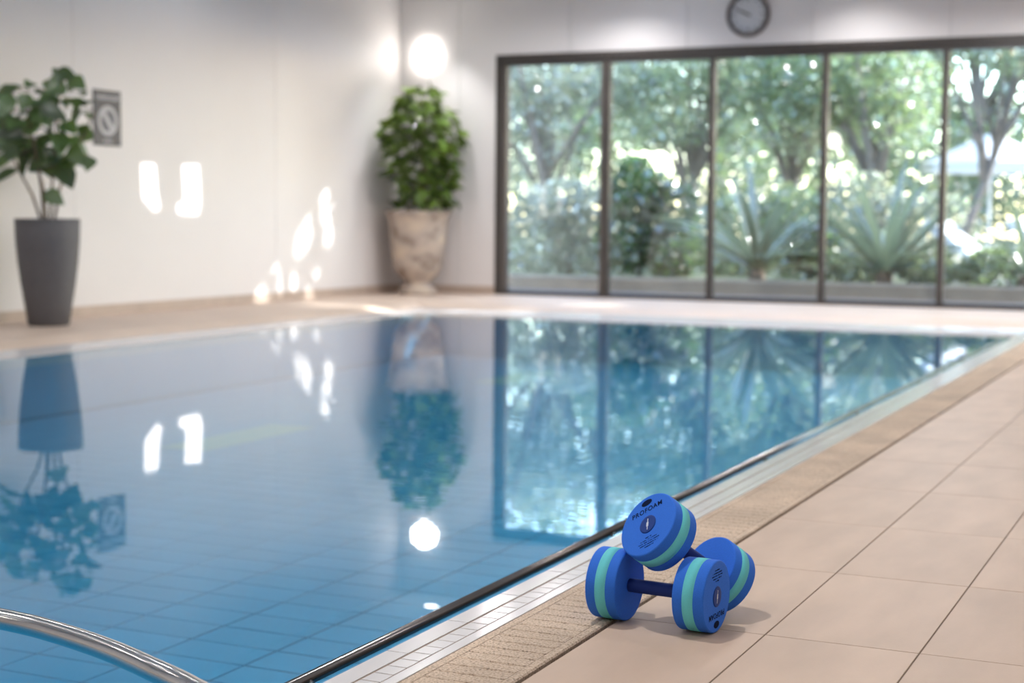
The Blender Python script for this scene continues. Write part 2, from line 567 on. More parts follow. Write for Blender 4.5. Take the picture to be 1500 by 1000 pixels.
# left and far rims slope gently up from the water, the deck edge carries on up to floor level
RS, DS, ZR = 0.24, 0.42, -0.044
Z0 = ZW - 0.002
sr = MB()
sr.poly([(PXL, PYN, Z0), (PXL, PYF, Z0), (PXL - RS, PYF + RS, ZR), (PXL - RS, PYN, ZR)])
sr.poly([(PXL, PYN, Z0), (PXL, PYN, -0.13), (PXL, PYF, -0.13), (PXL, PYF, Z0)])
sr.build('side_rim', 'white_tile', rim)
er = MB()
er.poly([(PXL, PYF, Z0), (PXR, PYF, Z0), (PXR, PYF + RS, ZR), (PXL - RS, PYF + RS, ZR)])
er.poly([(PXL, PYF, -0.13), (PXR, PYF, -0.13), (PXR, PYF, Z0), (PXL, PYF, Z0)])
er.build('end_rim', 'white_tile', rim)
sl = MB()
sl.poly([(PXL - RS, PYN, ZR), (PXL - RS, PYF + RS, ZR), (PXL - DS, PYF + DS, 0.0), (PXL - DS, PYN, 0.0)])
sl.poly([(PXL - RS, PYF + RS, ZR), (PXR, PYF + RS, ZR), (PXR, PYF + DS, 0.0), (PXL - DS, PYF + DS, 0.0)])
sl.build('deck_slope', 'deck', fl)
MB().bevbox(PXL, PXR, PYN - RIM, PYN, -0.13, 0.0, 0.006).build('near_rim', 'white_tile', rim)

# stone overflow grate between rim and deck
gr = empty('overflow_grate', (-1.2085, 6, 0))
tag(gr, 'weathered beige stone overflow grate of short slats along the white rim', 'grate')
G0 = Matrix.Translation((1.2085, -6, 0))
MB().box(-1.302, -1.1195, YN, PYF + RIM, -0.12, -0.014).build('grate_bed', 'grout', gr, G0)
MB().box(-1.1195, -1.1085, YN, PYF + RIM, -0.12, -0.012).build('drain_gap', 'gap', gr, G0)
MB().bevbox(-1.3015, -1.278, YN, PYF + RIM, -0.014, 0.0005, 0.003).build('inner_edge', 'grate', gr, G0)
MB().bevbox(-1.141, -1.1195, YN, PYF + RIM, -0.014, 0.0015, 0.003).build('outer_edge', 'grate', gr, G0)
slat_mes = []
for k in range(4):
    rr = random.Random(k)
    mb = MB()
    n = 9
    h = 0.0214
    rowsP = []
    for (yy, zz) in ((-h, -0.014), (-h, -0.003), (-h + 0.003, 0.0), (h - 0.003, 0.0), (h, -0.003), (h, -0.014)):
        rowsP.append([(-0.0695 + 0.139 * q / (n - 1) * 0.985, yy + rr.uniform(-0.0007, 0.0007), zz + (rr.uniform(-0.0007, 0.0003) if zz > -0.01 else 0)) for q in range(n)])
    mb.grid(rowsP, smooth=False)
    slat_mes.append(mb.mesh('slat', 'grate'))
for j in range(0, 258):
    place('slat', slat_mes[j % 4], gr, G0 @ Matrix.Translation((-1.2085, 1.35 + 0.0450 * j, 0)))

# ------------------------------------------------------------------ walls
wl = struct(MB().box(XL - 0.25, XL - 0.012, YN, YB + 0.2, -0.12, ZC + 0.1).build('wall_left', 'joint'), 'warm white panelled wall beside the pool', 'wall')
edges = [YN, -1.65, 1.2, 4.05, 6.93, 9.81, 12.66, YB]
for a, c_ in zip(edges[:-1], edges[1:]):
    MB().box(XL - 0.012, XL, a + 0.003, c_ - 0.003 if c_ < YB else c_, 0, ZC).build('wall_panel', 'wall', wl)
struct(MB().bevbox(XL, XL + 0.012, YN, YB - 0.012, 0, 0.085, 0.003).build('baseboard_left', 'base'), 'brown stone baseboard along the left wall', 'baseboard')
wb = struct(MB().box(XL, WX0, YB + 0.012, YB + 0.2, -0.12, ZC + 0.1).box(WX0, WX1, YB + 0.012, YB + 0.2, WZ, ZC + 0.1).box(WX1, XR, YB + 0.012, YB + 0.2, -0.12, ZC + 0.1).build('wall_back', 'joint'),
            'warm white panelled wall around the garden window', 'wall')
ed = [XL, -7.62, -6.345, -5.075, -3.81, -2.505, -1.21, 0.08, 1.35, XR]
for a, c_ in zip(ed[:-1], ed[1:]):
    a2_, c2 = a + 0.003, c_ - 0.003
    if c_ <= WX0:
        MB().box(a2_, c2, YB, YB + 0.012, 0, ZC).build('wall_panel', 'wall', wb)
    elif a < WX0:
        p = MB().box(a2_, WX0, YB, YB + 0.012, 0, ZC)
        p.box(WX0, c2, YB, YB + 0.012, WZ, ZC).build('wall_panel', 'wall', wb)
    elif c_ <= WX1:
        MB().box(a2_, c2, YB, YB + 0.012, WZ, ZC).build('wall_panel', 'wall', wb)
    elif a < WX1:
        p = MB().box(a2_, WX1, YB, YB + 0.012, WZ, ZC)
        p.box(WX1, c2, YB, YB + 0.012, 0, ZC).build('wall_panel', 'wall', wb)
    else:
        MB().box(a2_, c2, YB, YB + 0.012, 0, ZC).build('wall_panel', 'wall', wb)
struct(MB().bevbox(XL + 0.012, WX0, YB - 0.012, YB, 0, 0.085, 0.003).build('baseboard_back', 'base'), 'brown stone baseboard between corner and window', 'baseboard')
struct(MB().box(XR, XR + 0.2, YN, YB + 0.2, -0.12, ZC + 0.1).build('wall_right', 'wall'), 'plain white wall opposite the planter wall', 'wall')
struct(MB().box(XL - 0.25, XR + 0.2, YN - 0.2, YN, -0.12, ZC + 0.1).build('wall_front', 'wall'), 'plain white wall behind the viewer', 'wall')

# ceiling with two added openings, cut to throw sun bars on the left wall
sun_slots = [[(-5.815, 13.093), (-5.823, 13.267), (-5.505, 13.6), (-5.32, 13.824), (-5.282, 13.786), (-5.435, 13.475)],
         [(-5.825, 13.644), (-5.835, 13.871), (-5.388, 14.331), (-5.248, 14.425), (-5.262, 14.137), (-5.375, 13.989), (-5.43, 14.053)]]
bm = bmesh.new()
loops = [[(XL - 0.25, YN - 0.2), (XR + 0.2, YN - 0.2), (XR + 0.2, YB + 0.2), (XL - 0.25, YB + 0.2)]] + sun_slots
es = []
for lp in loops:
    vv = [bm.verts.new((x, y, ZC)) for x, y in lp]
    for i in range(len(vv)): es.append(bm.edges.new((vv[i], vv[(i + 1) % len(vv)])))
bmesh.ops.triangle_fill(bm, edges=es, use_beauty=True)
ext = bmesh.ops.extrude_face_region(bm, geom=bm.faces[:])
for g_ in ext['geom']:
    if isinstance(g_, bmesh.types.BMVert): g_.co.z += 0.02
bmesh.ops.recalc_face_normals(bm, faces=bm.faces[:])
me = bpy.data.meshes.new('ceiling'); bm.to_mesh(me); bm.free()
me.materials.append(M['ceiling'])
ceil = struct(place('ceiling', me), 'white ceiling above the pool hall', 'ceiling')

# ------------------------------------------------------------------ window wall
win = struct(empty('window_1', (WX0, YB, 0)), 'wide dark framed glass wall of tall panes facing the garden', 'window')
W0 = Matrix.Translation((-WX0, -YB, 0))
FY0, FY1 = YB - 0.015, YB + 0.11
MB().box(WX0, WX1, FY0, FY1, WZ - 0.055, WZ).build('head_frame', 'frame', win, W0)
MB().box(WX0 + 0.055, WX1 - 0.055, FY0 + 0.03, FY1, WZ - 0.115, WZ - 0.055).build('head_track', 'frame', win, W0)
MB().box(WX0, WX1, FY0, FY1, 0.0, 0.045).build('sill_frame', 'frame', win, W0)
MB().box(WX0, WX0 + 0.055, FY0, FY1, 0.045, WZ - 0.055).build('jamb', 'frame', win, W0)
MB().box(WX1 - 0.055, WX1, FY0, FY1, 0.045, WZ - 0.055).build('jamb', 'frame', win, W0)
MB().box(WX0 + 0.055, WX0 + 0.115, FY0 + 0.03, FY1, 0.045, WZ - 0.115).build('stile', 'frame2', win, W0)
MB().box(WX1 - 0.115, WX1 - 0.055, FY0 + 0.03, FY1, 0.045, WZ - 0.115).build('stile', 'frame2', win, W0)
mull = [-5.93, -4.81, -3.675, -2.54, -1.41, -0.28]
for k, x in enumerate(mull):
    hw = 0.03
    MB().box(x - hw, x + hw, FY0 + 0.03, FY1 - 0.01, 0.045, WZ - 0.115).build('mullion', 'frame', win, W0)
    if k == 0:
        MB().box(x - hw - 0.045, x - hw, FY0 + 0.045, FY1 - 0.02, 0.045, WZ - 0.115).build('stile', 'frame2', win, W0)
xs = [WX0 + 0.115] + mull + [WX1 - 0.115]
for k in range(len(xs) - 1):
    a = xs[k] + (0.03 if k else 0); c_ = xs[k + 1] - (0.03 if k + 1 < len(xs) - 1 else 0)
    if k == 0: c_ -= 0.045
    MB().box(a, c_, YB + 0.055, YB + 0.061, 0.045, WZ - 0.115).build('glass_pane', 'glass', win, W0)

# ------------------------------------------------------------------ recessed downlights
ring_me = MB().lathe([(0.075, -0.004), (0.098, -0.004), (0.098, 0.0), (0.075, 0.0), (0.075, -0.004)], 32, cap0=False, cap1=False).mesh('trim_ring', 'white_trim')
lens_me = MB().lathe([(0.0745, -0.0035), (0.0745, -0.0005)], 32).mesh('lens', 'lens')
def downlight(x, y, label, power=LAMP_POWER, cone=166, blend=0.35):
    t = empty('ceiling_downlight', (x, y, ZC))
    tag(t, label, 'downlight', 'round downlights recessed in the ceiling')
    place('trim_ring', ring_me, t)
    place('lens', lens_me, t)
    ld = bpy.data.lights.new('downlight_beam', 'SPOT')
    ld.energy = power
    ld.spot_size = math.radians(cone)
    ld.spot_blend = blend
    ld.shadow_soft_size = 0.035
    ld.color = (1.0, 0.975, 0.967)
    lo = bpy.data.objects.new('downlight_beam', ld)
    C.objects.link(lo)
    lo.parent = t
    lo.location = (0, 0, -0.03)
for x in (-7.66, -5.6, -3.3, -1.1, 1.1):
    downlight(x, 14.6 if x < -7 else 14.45, 'round white downlight above the urn shrub in the corner' if x < -7 else 'round ceiling downlight along the garden window, %s from the corner shrub' % {-5.6: 'second', -3.3: 'third', -1.1: 'fourth', 1.1: 'fifth'}[x], LAMP_POWER * (0.8 if x < -7 else 0.5), 74 if x < -7 else 136, 0.6 if x < -7 else 0.9)
for y in (10.9, 7.2, 3.5, -0.2):
    downlight(-7.2, y, 'round ceiling downlight beside the left wall, %s from the corner shrub' % {10.9: 'first', 7.2: 'second', 3.5: 'third', -0.2: 'fourth'}[y], LAMP_POWER * 0.10, 166, 0.35)
for y in (-1.2, 1.2, 3.0, 5.4, 7.8, 10.2, 12.6):
    for x in (-5.4, -1.95, 1.2):
        downlight(x, y, 'round ceiling downlight over %s, %s from the window wall' % ({-5.4: 'the middle of the pool', -1.95: 'the pool edge', 1.2: 'the tiled deck'}[x], {12.6: 'second', 10.2: 'third', 7.8: 'fourth', 5.4: 'fifth', 3.0: 'sixth', 1.2: 'seventh', -1.2: 'eighth'}[y]), LAMP_POWER * {-5.4: 0.45, -1.95: 0.50, 1.2: 0.34}[x] * (2.9 if x == -1.95 and y == 3.0 else {12.6: 1.1 if x < -5 else (4.6 if x < 0 else 2.2), 10.2: 0.7 if x < -5 else 1.7}.get(y, 0.9 if x < -5 else 0.8)))

downlight(-6.4, 13.55, 'round ceiling downlight between the corner shrub and the far end of the pool', LAMP_POWER * 0.30, 166, 0.35)  # added lamp, lifts the dim back wall beside the corner shrub

# flush round wall lamps
def wall_lamp(loc, rot, label):
    t = empty('wall_lamp', loc)
    t.rotation_euler = rot
    tag(t, label, 'lamp', 'round glowing wall lamps')
    MB().lathe([(0.135, 0.0), (0.135, 0.025)], 48).build('back_plate', 'white_trim', t)
    MB().lathe([(0.150, 0.025), (0.152, 0.030), (0.152, 0.052), (0.145, 0.062), (0.11, 0.068), (0.04, 0.070)], 48).build('diffuser', 'disc', t)
    return t
wall_lamp((-8.0, YB, 2.545), (PI / 2, 0, 0), 'glowing round white wall lamp above the leafy corner shrub')
wall_lamp((-8.0, YN, 2.545), (-PI / 2, 0, 0), 'glowing round wall lamp mirrored in the garden window glass')

# ------------------------------------------------------------------ dumbbells
DR, DT, DG = 0.0717, 0.0664, 0.1884
def disc_mesh():
    r, h, c = DR, DT / 2, 0.003
    return MB().lathe([(r - c, -h), (r - c * 0.3, -h + c * 0.3), (r, -h + c), (r, h - c), (r - c * 0.3, h - c * 0.3), (r - c, h)], 72)
disc_me = disc_mesh().mesh('foam_disc', 'foam')
band_me = MB().lathe([(DR - 0.001, -0.0116), (DR + 0.0004, -0.0114), (DR + 0.0004, 0.0114), (DR - 0.001, 0.0116)], 72, cap0=False, cap1=False).mesh('teal_band', 'teal')
seam_me = None
grip_me = MB().lathe([(0.0136, -(DG - DT) / 2), (0.0139, -0.03), (0.0139, 0.03), (0.0136, (DG - DT) / 2)], 32, cap0=False, cap1=False).mesh('grip', 'grip')
cap_me = MB().lathe([(0.0205, 0.0), (0.0205, 0.0008), (0.0192, 0.0016), (0.0150, 0.0011), (0.0, 0.0008)][:4], 40, cap0=False).mesh('end_cap', 'cap')
mark_me = MB().box(-0.0009, 0.0009, -0.013, 0.013, 0.0011, 0.0016).box(-0.0030, 0.0022, -0.0050, 0.0045, 0.0011, 0.0015).mesh('cap_slot', 'cap_mark')  # pale bars painting a glint onto the cap centre

def text_mesh(body, size, name):
    cu = bpy.data.curves.new(name, 'FONT')
    cu.body = body; cu.size = size
    cu.align_x = 'CENTER'; cu.align_y = 'CENTER'
    cu.extrude = 0.00015
    cu.offset = size * 0.012
    cu.space_character = 1.12
    to = bpy.data.objects.new(name, cu)
    C.objects.link(to)
    dg = bpy.context.evaluated_depsgraph_get()
    me_ = bpy.data.meshes.new_from_object(to.evaluated_get(dg))
    bpy.data.objects.remove(to)
    me_.materials.clear(); me_.materials.append(M['print'])
    return me_
brand_me = text_mesh('PROFOAM', 0.0158, 'lettering')
logo_me = MB().lathe([(1, 0), (1, 0.0003)], 40, Matrix.Diagonal((0.0135, 0.0072, 1, 1))).mesh('logo_oval', 'print')
# small-print block: rows of tiny worn glyph strokes, not readable in the photograph
rp = random.Random(3)
pb = MB()
for row, (half, hgt) in enumerate(((0.008, 0.0016), (0.021, 0.0013), (0.026, 0.0013), (0.023, 0.0013), (0.011, 0.0013))):
    y = -row * 0.0054
    x = -half
    while x < half:
        wd = rp.uniform(0.0006, 0.0016)
        if rp.random() < 0.85: pb.box(x, x + wd, y - hgt * rp.uniform(0.5, 1), y + hgt * rp.uniform(0.5, 1), 0, 0.0003)
        x += wd + rp.uniform(0.0004, 0.0009)
small_me = pb.mesh('small_print', 'print')

def dumbbell(center, axis, label, up_deg):
    # axis points to the printed end; up_deg rolls the print
    axis = Vector(axis).normalized()
    u = Vector((0, 0, 1)).cross(axis).normalized()
    v = axis.cross(u)
    k = math.radians(up_deg)
    up = u * math.cos(k) + v * math.sin(k)
    rt = up.cross(axis)
    R = Matrix(((rt.x, up.x, axis.x, 0), (rt.y, up.y, axis.y, 0), (rt.z, up.z, axis.z, 0), (0, 0, 0, 1)))
    t = empty('foam_dumbbell', center)
    t.matrix_world = Matrix.Translation(center) @ R
    tag(t, label, 'dumbbell', 'blue foam dumbbells on the pool edge')
    place('grip', grip_me, t)
    for s in (-1, 1):
        dsc = place('foam_disc', disc_me, t, Matrix.Translation((0, 0, s * DG / 2)))
        place('teal_band', band_me, dsc)
        flip = Matrix.Identity(4) if s > 0 else Matrix.Rotation(PI, 4, 'Y')
        base = flip @ Matrix.Translation((0, 0, DT / 2))
        place('end_cap', cap_me, dsc, base)
        place('cap_slot', mark_me, dsc, base @ Matrix.Rotation(math.radians(-8), 4, 'Z'))
        place('logo_oval', logo_me, dsc, base @ Matrix.Translation((0, 0.0555, 0.0001)))
        place('lettering', brand_me, dsc, base @ Matrix.Translation((0, 0.0365, 0.0003)))
        place('small_print', small_me, dsc, base @ Matrix.Translation((0, -0.0315, 0.0001)))
    return t
a1 = Vector((0.9968, -0.0798, 0))
c1 = Vector((-0.9333, 2.9217, DR)) - a1 * DG / 2
dumbbell(c1 + Vector((0, 0, 0.0012)), a1, 'blue and teal foam dumbbell lying flat on the deck tiles in front', 270)
a2 = Vector((0.4505, 0.6963, -0.5587))
c2 = (Vector((-1.0305, 2.9412, 0.1833)) + Vector((-0.9456, 3.0724, 0.0780))) / 2 + Vector((0, 0, 0.0020))
dumbbell(c2, -a2, 'blue and teal foam dumbbell leaning across the other one with one end raised', 130)

# ------------------------------------------------------------------ rails
gb = empty('grab_rail', (-1.565, 6, -0.058))
tag(gb, 'long straight steel grab rail at water level along the pool edge', 'rail')
T0 = Matrix.Translation((1.565, -6, 0.058))
MB().tube([(-1.565, 0.2, -0.062), (-1.565, 12.0, -0.062)], 0.0125, 20).build('rail_tube', 'rail', gb, T0)
for y in (0.6, 2.47, 4.05, 5.6, 7.15, 8.7, 10.25, 11.8):
    mb = MB().tube([(-1.565, y, -0.060), (-1.54, y, -0.082), (-1.51, y, -0.090), (PXR, y, -0.090)], 0.009, 10)
    br = mb.build('bracket', 'rail', gb, T0)

hr = empty('handrail', (-1.83, 2.21, 0))
tag(hr, 'thick curved chrome handrail low over the water in the near corner', 'rail')
H0 = Matrix.Translation((1.83, -2.21, 0))
pts = []
ctrl = [(-3.10, 2.33, -0.44), (-3.02, 2.335, -0.12), (-2.86, 2.338, -0.012), (-2.50, 2.335, -0.006), (-2.14, 2.305, -0.006), (-1.99, 2.276, -0.006), (-1.83, 2.226, -0.006), (-1.69, 2.166, -0.006), (-1.55, 2.100, -0.006), (-1.30, 1.93, 0.01), (-1.10, 1.72, 0.0)]
cv = [Vector(p) for p in ctrl]
for i in range(len(cv) - 1):
    p0, p1, p2, p3 = cv[max(i - 1, 0)], cv[i], cv[i + 1], cv[min(i + 2, len(cv) - 1)]
    for q in range(8):
        t = q / 8
        pts.append(0.5 * ((2 * p1) + (p2 - p0) * t + (2 * p0 - 5 * p1 + 4 * p2 - p3) * t * t + (3 * p1 - p0 - 3 * p2 + p3) * t ** 3))
pts.append(cv[-1])
HZ = 0.030
MB().tube([p + Vector((0, 0, HZ if p.z > -0.1 else HZ * max(0, 1 + (p.z + 0.1) * 4))) for p in pts], 0.0205, 24).build('rail_tube', 'steel', hr, H0)
MB().lathe([(0.045, 0), (0.045, 0.006), (0.035, 0.012), (0.0205, 0.016)], 32, Matrix.Translation((-1.10, 1.72, 0.0))).build('floor_flange', 'steel', hr, H0)

# ------------------------------------------------------------------ leaves
def leaf_mesh(name, m, length, width, fold=0.15, curl=0.2, rows=7, tip=1.0):
    mb = MB()
    R_ = []
    for i in range(rows):
        t = i / (rows - 1)
        wd = width * 0.5 * (math.sin(PI * min(1, t ** 0.75 * 0.96 + 0.02)) ** tip)
        z = -curl * length * t * t
        R_.append([(-wd, t * length, z + fold * wd), (-wd * 0.5, t * length, z + fold * wd * 0.45), (0, t * length, z), (wd * 0.5, t * length, z + fold * wd * 0.45), (wd, t * length, z + fold * wd)])
    mb.grid(R_)
    return mb.mesh(name, m)

def orient(loc, dirv, upv, s=1.0, roll=0.0):
    y = Vector(dirv).normalized()
    x = y.cross(Vector(upv))
    if x.length < 1e-3: x = y.cross(Vector((1, 0.2, 0)))
    x.normalize()
    z = x.cross(y)
    if roll:
        x, z = x * math.cos(roll) + z * math.sin(roll), z * math.cos(roll) - x * math.sin(roll)
    return Matrix(((x.x * s, y.x * s, z.x * s, loc[0]), (x.y * s, y.y * s, z.y * s, loc[1]), (x.z * s, y.z * s, z.z * s, loc[2]), (0, 0, 0, 1)))

# tall charcoal planter with large leaved plant
PC = Vector((-7.90, 8.99, 0))
pl = empty('potted_plant', PC)
tag(pl, 'large leaved green plant in a tall tapered charcoal planter by the left wall', 'plant')
MB().lathe([(0.138, 0.0), (0.150, 0.012), (0.172, 0.16), (0.197, 0.32), (0.216, 0.47), (0.228, 0.62), (0.2335, 0.78), (0.220, 0.782), (0.214, 0.74), (0.0, 0.735)][:9], 56, cap1=False).build('planter', 'pot', pl)
MB().lathe([(0.217, 0.70), (0.215, 0.745)], 40).build('soil', 'soil', pl)
rl = random.Random(11)
# leaf spots seen in the photograph (pixel x, y, length scale), depth jittered around the stem
spots = [(20, 131, 1.0), (7, 145, .9), (19, 169, 1), (23, 207, 1.2), (7, 253, 1.1), (36, 236, 1.2), (58, 234, 1.3), (70, 200, 1.2), (74, 174, 1), (65, 133, .9), (82, 126, 1.1), (94, 109, 1), (113, 121, .9), (103, 124, 1),
         (108, 148, 1.1), (132, 150, .9), (108, 169, 1.1), (125, 162, 1), (125, 196, 1), (120, 220, 1.1), (131, 234, .9), (96, 258, 1.2), (80, 244, 1), (79, 289, .9), (55, 157, 1), (43, 186, 1.1), (77, 162, 1), (43, 124, .7), (0, 181, 1),
         (-6, 138, 1), (45, 165, 1), (30, 190, 1), (88, 190, 1.1), (60, 185, 1.1), (100, 210, 1), (65, 215, 1.2), (48, 215, 1.1), (84, 225, 1), (112, 192, 1), (90, 145, 1), (14, 225, .9), (70, 150, 1), (-14, 170, 1), (-20, 210, 1), (-10, 240, 1),
         (55, 205, 1), (92, 170, 1), (36, 150, .8), (118, 136, .8), (28, 222, 1), (75, 230, 1.1), (105, 235, .9), (50, 245, .9), (30, 205, 1.1), (45, 225, 1.1), (66, 240, 1), (88, 205, 1.1), (60, 170, 1), (100, 185, 1), (118, 205, 1), (85, 150, 1), (20, 180, 1), (5, 165, 1), (-4, 200, 1), (10, 150, 1), (75, 188, 1.1), (110, 225, 1), (98, 240, 1), (62, 225, 1.1), (84, 112, .8), (70, 118, .8), (15, 195, 1)]
pmes = [leaf_mesh('leaf', 'leaf_in', 0.155, 0.115, 0.25, 0.18), leaf_mesh('leaf', 'leaf_in', 0.165, 0.105, 0.15, 0.35), leaf_mesh('leaf', 'leaf_in', 0.145, 0.12, 0.35, 0.1)]
vdir = Vector((PC.x, PC.y, 0)).normalized()
side = Vector((vdir.y, -vdir.x, 0))
br_tips = []
leafs = []
for i, (px, py, s) in enumerate(spots):
    d_ = ray(px, py)
    dep = rl.uniform(-0.30, 0.22)
    t = (PC.dot(vdir) + dep) / d_.dot(vdir)
    p = Vector((0, 0, CAM_H)) + d_ * t
    if p.x < XL + 0.12: p.x = XL + 0.12 + rl.uniform(0, 0.06)
    leafs.append((p, s))
stems = [((0.02, 0.0, 0.72), (0.03, 0.02, 1.02), (0.06, 0.03, 1.30), (0.10, 0.02, 1.62), (0.12, 0.05, 1.80)),
         ((-0.02, 0.01, 0.72), (-0.03, 0.0, 0.98), (-0.06, -0.05, 1.25), (-0.07, -0.10, 1.55), (-0.08, -0.1, 1.70)),
         ((-0.04, 0.0, 0.72), (-0.10, -0.04, 0.95), (-0.20, -0.08, 1.15), (-0.27, -0.10, 1.32), (-0.30, -0.12, 1.45)),
         ((0.03, 0.03, 0.72), (0.05, 0.08, 1.0), (0.12, 0.14, 1.25), (0.20, 0.20, 1.42), (0.24, 0.24, 1.55)),
         ((0.0, -0.03, 0.72), (0.02, -0.08, 1.0), (0.06, -0.18, 1.25), (0.04, -0.22, 1.48), (0.05, -0.25, 1.6))]
for st in stems:
    MB().tube(st, [0.011, 0.0095, 0.008, 0.006, 0.004], 8).build('stem', 'bark', pl)
pet = MB()
for p, s in leafs:
    loc = p - PC
    # nearest stem sample is where the leaf stalk leaves from
    best = None
    for st in stems:
        for a_, b_ in zip(st[:-1], st[1:]):
            for q in range(5):
                w_ = Vector(a_).lerp(Vector(b_), q / 4)
                if w_.z > 0.8 and w_.z < loc.z + 0.05:
                    dd = (w_ - loc).length
                    if best is None or dd < best[0]: best = (dd, w_)
    root = best[1] if best else Vector((0, 0, 0.8))
    out = loc - root
    dirv = (out.normalized() * 0.7 + Vector((rl.uniform(-.5, .5), rl.uniform(-.5, .5), rl.uniform(-0.7, 0.15))))
    up = Vector((0.5, -0.6, 0.5)) + Vector((rl.uniform(-.7, .7), rl.uniform(-.7, .7), rl.uniform(-.3, .7)))
    dn = dirv.normalized()
    s *= 1.22
    L = 0.155 * s
    start = loc - dn * L * 0.5
    place('leaf', pmes[rl.randrange(3)], pl, orient(start, dn, up, s))
    mid = root.lerp(start, 0.5) + Vector((0, 0, 0.02))
    pet.tube([root, mid, start, start + dn * L * 0.3], [0.0035, 0.003, 0.0025, 0.0015], 5)
pet.build('leaf_stalks', 'bark', pl)['kind'] = 'stuff'

# stone urn with dense shrub
UC = Vector((-7.90, 14.70, 0))
ur = empty('urn_shrub', UC)
tag(ur, 'dense leafy shrub growing in a weathered stone urn in the corner', 'plant')
prof = [(0.200, 0.0), (0.205, 0.02), (0.200, 0.055), (0.170, 0.075), (0.140, 0.11), (0.150, 0.15), (0.205, 0.20), (0.245, 0.26), (0.262, 0.33), (0.256, 0.37), (0.268, 0.40), (0.285, 0.55), (0.300, 0.70), (0.312, 0.80), (0.330, 0.825), (0.346, 0.84), (0.346, 0.88), (0.325, 0.885), (0.300, 0.85)]
MB().lathe(prof, 56, cap1=False).build('urn', 'stone', ur)
MB().lathe([(0.300, 0.80), (0.300, 0.86)], 40).build('soil', 'soil', ur)
MB().tube([(0.05, 0, 0.8), (0.06, 0.01, 1.3), (0.06, 0.0, 2.0)], [0.03, 0.022, 0.008], 8).build('trunk', 'bark', ur)
ru = random.Random(5)
smes = [leaf_mesh('leaf', 'leaf_shrub', 0.115, 0.085, 0.3, 0.25, 5), leaf_mesh('leaf', 'leaf_shrub', 0.10, 0.08, 0.2, 0.1, 5)]
def shrub_r(z):
    t = (z - 0.92) / 1.24
    return 0.33 * (0.80 + 0.35 * math.sin(PI * min(1, max(0, t * 0.85 + 0.08)))) * (1 - 0.62 * max(0, (t - 0.72) / 0.28) ** 1.5)
nl = 0
SC = Vector((0.055, -0.01, 0))
while nl < 290:
    z = ru.uniform(0.92, 2.16); a = ru.uniform(0, 2 * PI)
    r = shrub_r(z) * (0.94 + 0.5 * noise.noise((math.cos(a) * 1.7, math.sin(a) * 1.7, z * 4.2))) * ru.uniform(0.80, 1.06)
    o = Vector((math.cos(a), math.sin(a), 0))
    p = SC + o * r + Vector((0, 0, z))
    w = p + UC
    if w.y > YB - 0.06 or w.x < XL + 0.06: continue
    if o.dot(vdir) > 0.75: continue
    dirv = (o * 0.8 + Vector((ru.uniform(-.6, .6), ru.uniform(-.6, .6), ru.uniform(-0.7, 0.4)))).normalized()
    if w.y + dirv.y * 0.12 > YB - 0.01 or w.x + dirv.x * 0.12 < XL + 0.01: continue
    place('leaf', smes[nl % 2], ur, orient(p - dirv * 0.04, dirv, o * 0.6 + Vector((0, 0, 1)) + Vector((ru.uniform(-.5, .5), ru.uniform(-.5, .5), 0)), ru.uniform(1.0, 1.75)))
    nl += 1
def leaf_quads(mb, p, dirv, up, L, Wd):
    y = dirv.normalized(); x = y.cross(up)
    if x.length < 1e-3: x = Vector((1, 0, 0))
    x.normalize(); z = x.cross(y)
    a = p; b = p + y * L
    m1 = p + y * L * 0.45 - x * Wd * 0.5 + z * Wd * 0.12
    m2 = p + y * L * 0.45 + x * Wd * 0.5 + z * Wd * 0.12
    n0 = len(mb.v)
    mb.v += [tuple(a), tuple(m2), tuple(b), tuple(m1)]
    mb.f += [(n0, n0 + 1, n0 + 2), (n0, n0 + 2, n0 + 3)]
    mb.sm += [True, True]
inner = MB()
for i in range(1000):
    z = ru.uniform(0.9, 2.02); a = ru.uniform(0, 2 * PI)
    r = shrub_r(z) * math.sqrt(ru.uniform(0.02, 0.62))
    p = SC + Vector((math.cos(a) * r, math.sin(a) * r, z))
    dv = Vector((ru.uniform(-1, 1), ru.uniform(-1, 1), ru.uniform(-.6, .8)))
    w = p + UC
    if w.y > YB - 0.1 or w.x < XL + 0.1: continue
    leaf_quads(inner, p, dv, Vector((ru.uniform(-1, 1), ru.uniform(-1, 1), 1)), 0.08, 0.06)
inner.build('inner_foliage', 'leaf_shrub', ur)['kind'] = 'stuff'

# ------------------------------------------------------------------ sign and clock
sg = empty('wall_sign', (XL, 10.205, 1.592))
sg.rotation_euler = (PI / 2, 0, PI / 2)
tag(sg, 'small navy prohibition sign with white ring on the left wall', 'sign')
MB().bevbox(-0.170, 0.170, -0.222, 0.222, 0.0, 0.008, 0.001).build('plate', 'sign', sg)
def ring(r0, r1, z, n=48):
    mb = MB()
    mb.lathe([(r0, z), (r1, z), (r1, z + 0.001), (r0, z + 0.001), (r0, z)], n, cap0=False, cap1=False, smooth=False)
    return mb
ring(0.084, 0.122, 0.008).build('ring', 'sign_white', sg, Matrix.Translation((0.006, -0.022, 0)))
MB().box(-0.092, 0.092, -0.026, 0.026, 0.008, 0.0092).build('slash', 'sign_white', sg, Matrix.Translation((0.006, -0.022, 0)) @ Matrix.Rotation(math.radians(-52), 4, 'Z'))
rs = random.Random(2)
tl = MB(); x = -0.135
while x < 0.135:
    wd = rs.uniform(0.010, 0.020)
    tl.box(x, x + wd * 0.45, 0.140, 0.186, 0.008, 0.009)
    tl.box(x + wd * 0.45, x + wd, 0.140 + 0.022 * rs.random(), 0.162 + 0.022 * rs.random(), 0.008, 0.009)
    x += wd + 0.007
tl.build('heading_print', 'sign_white', sg)
tl = MB(); x = -0.048
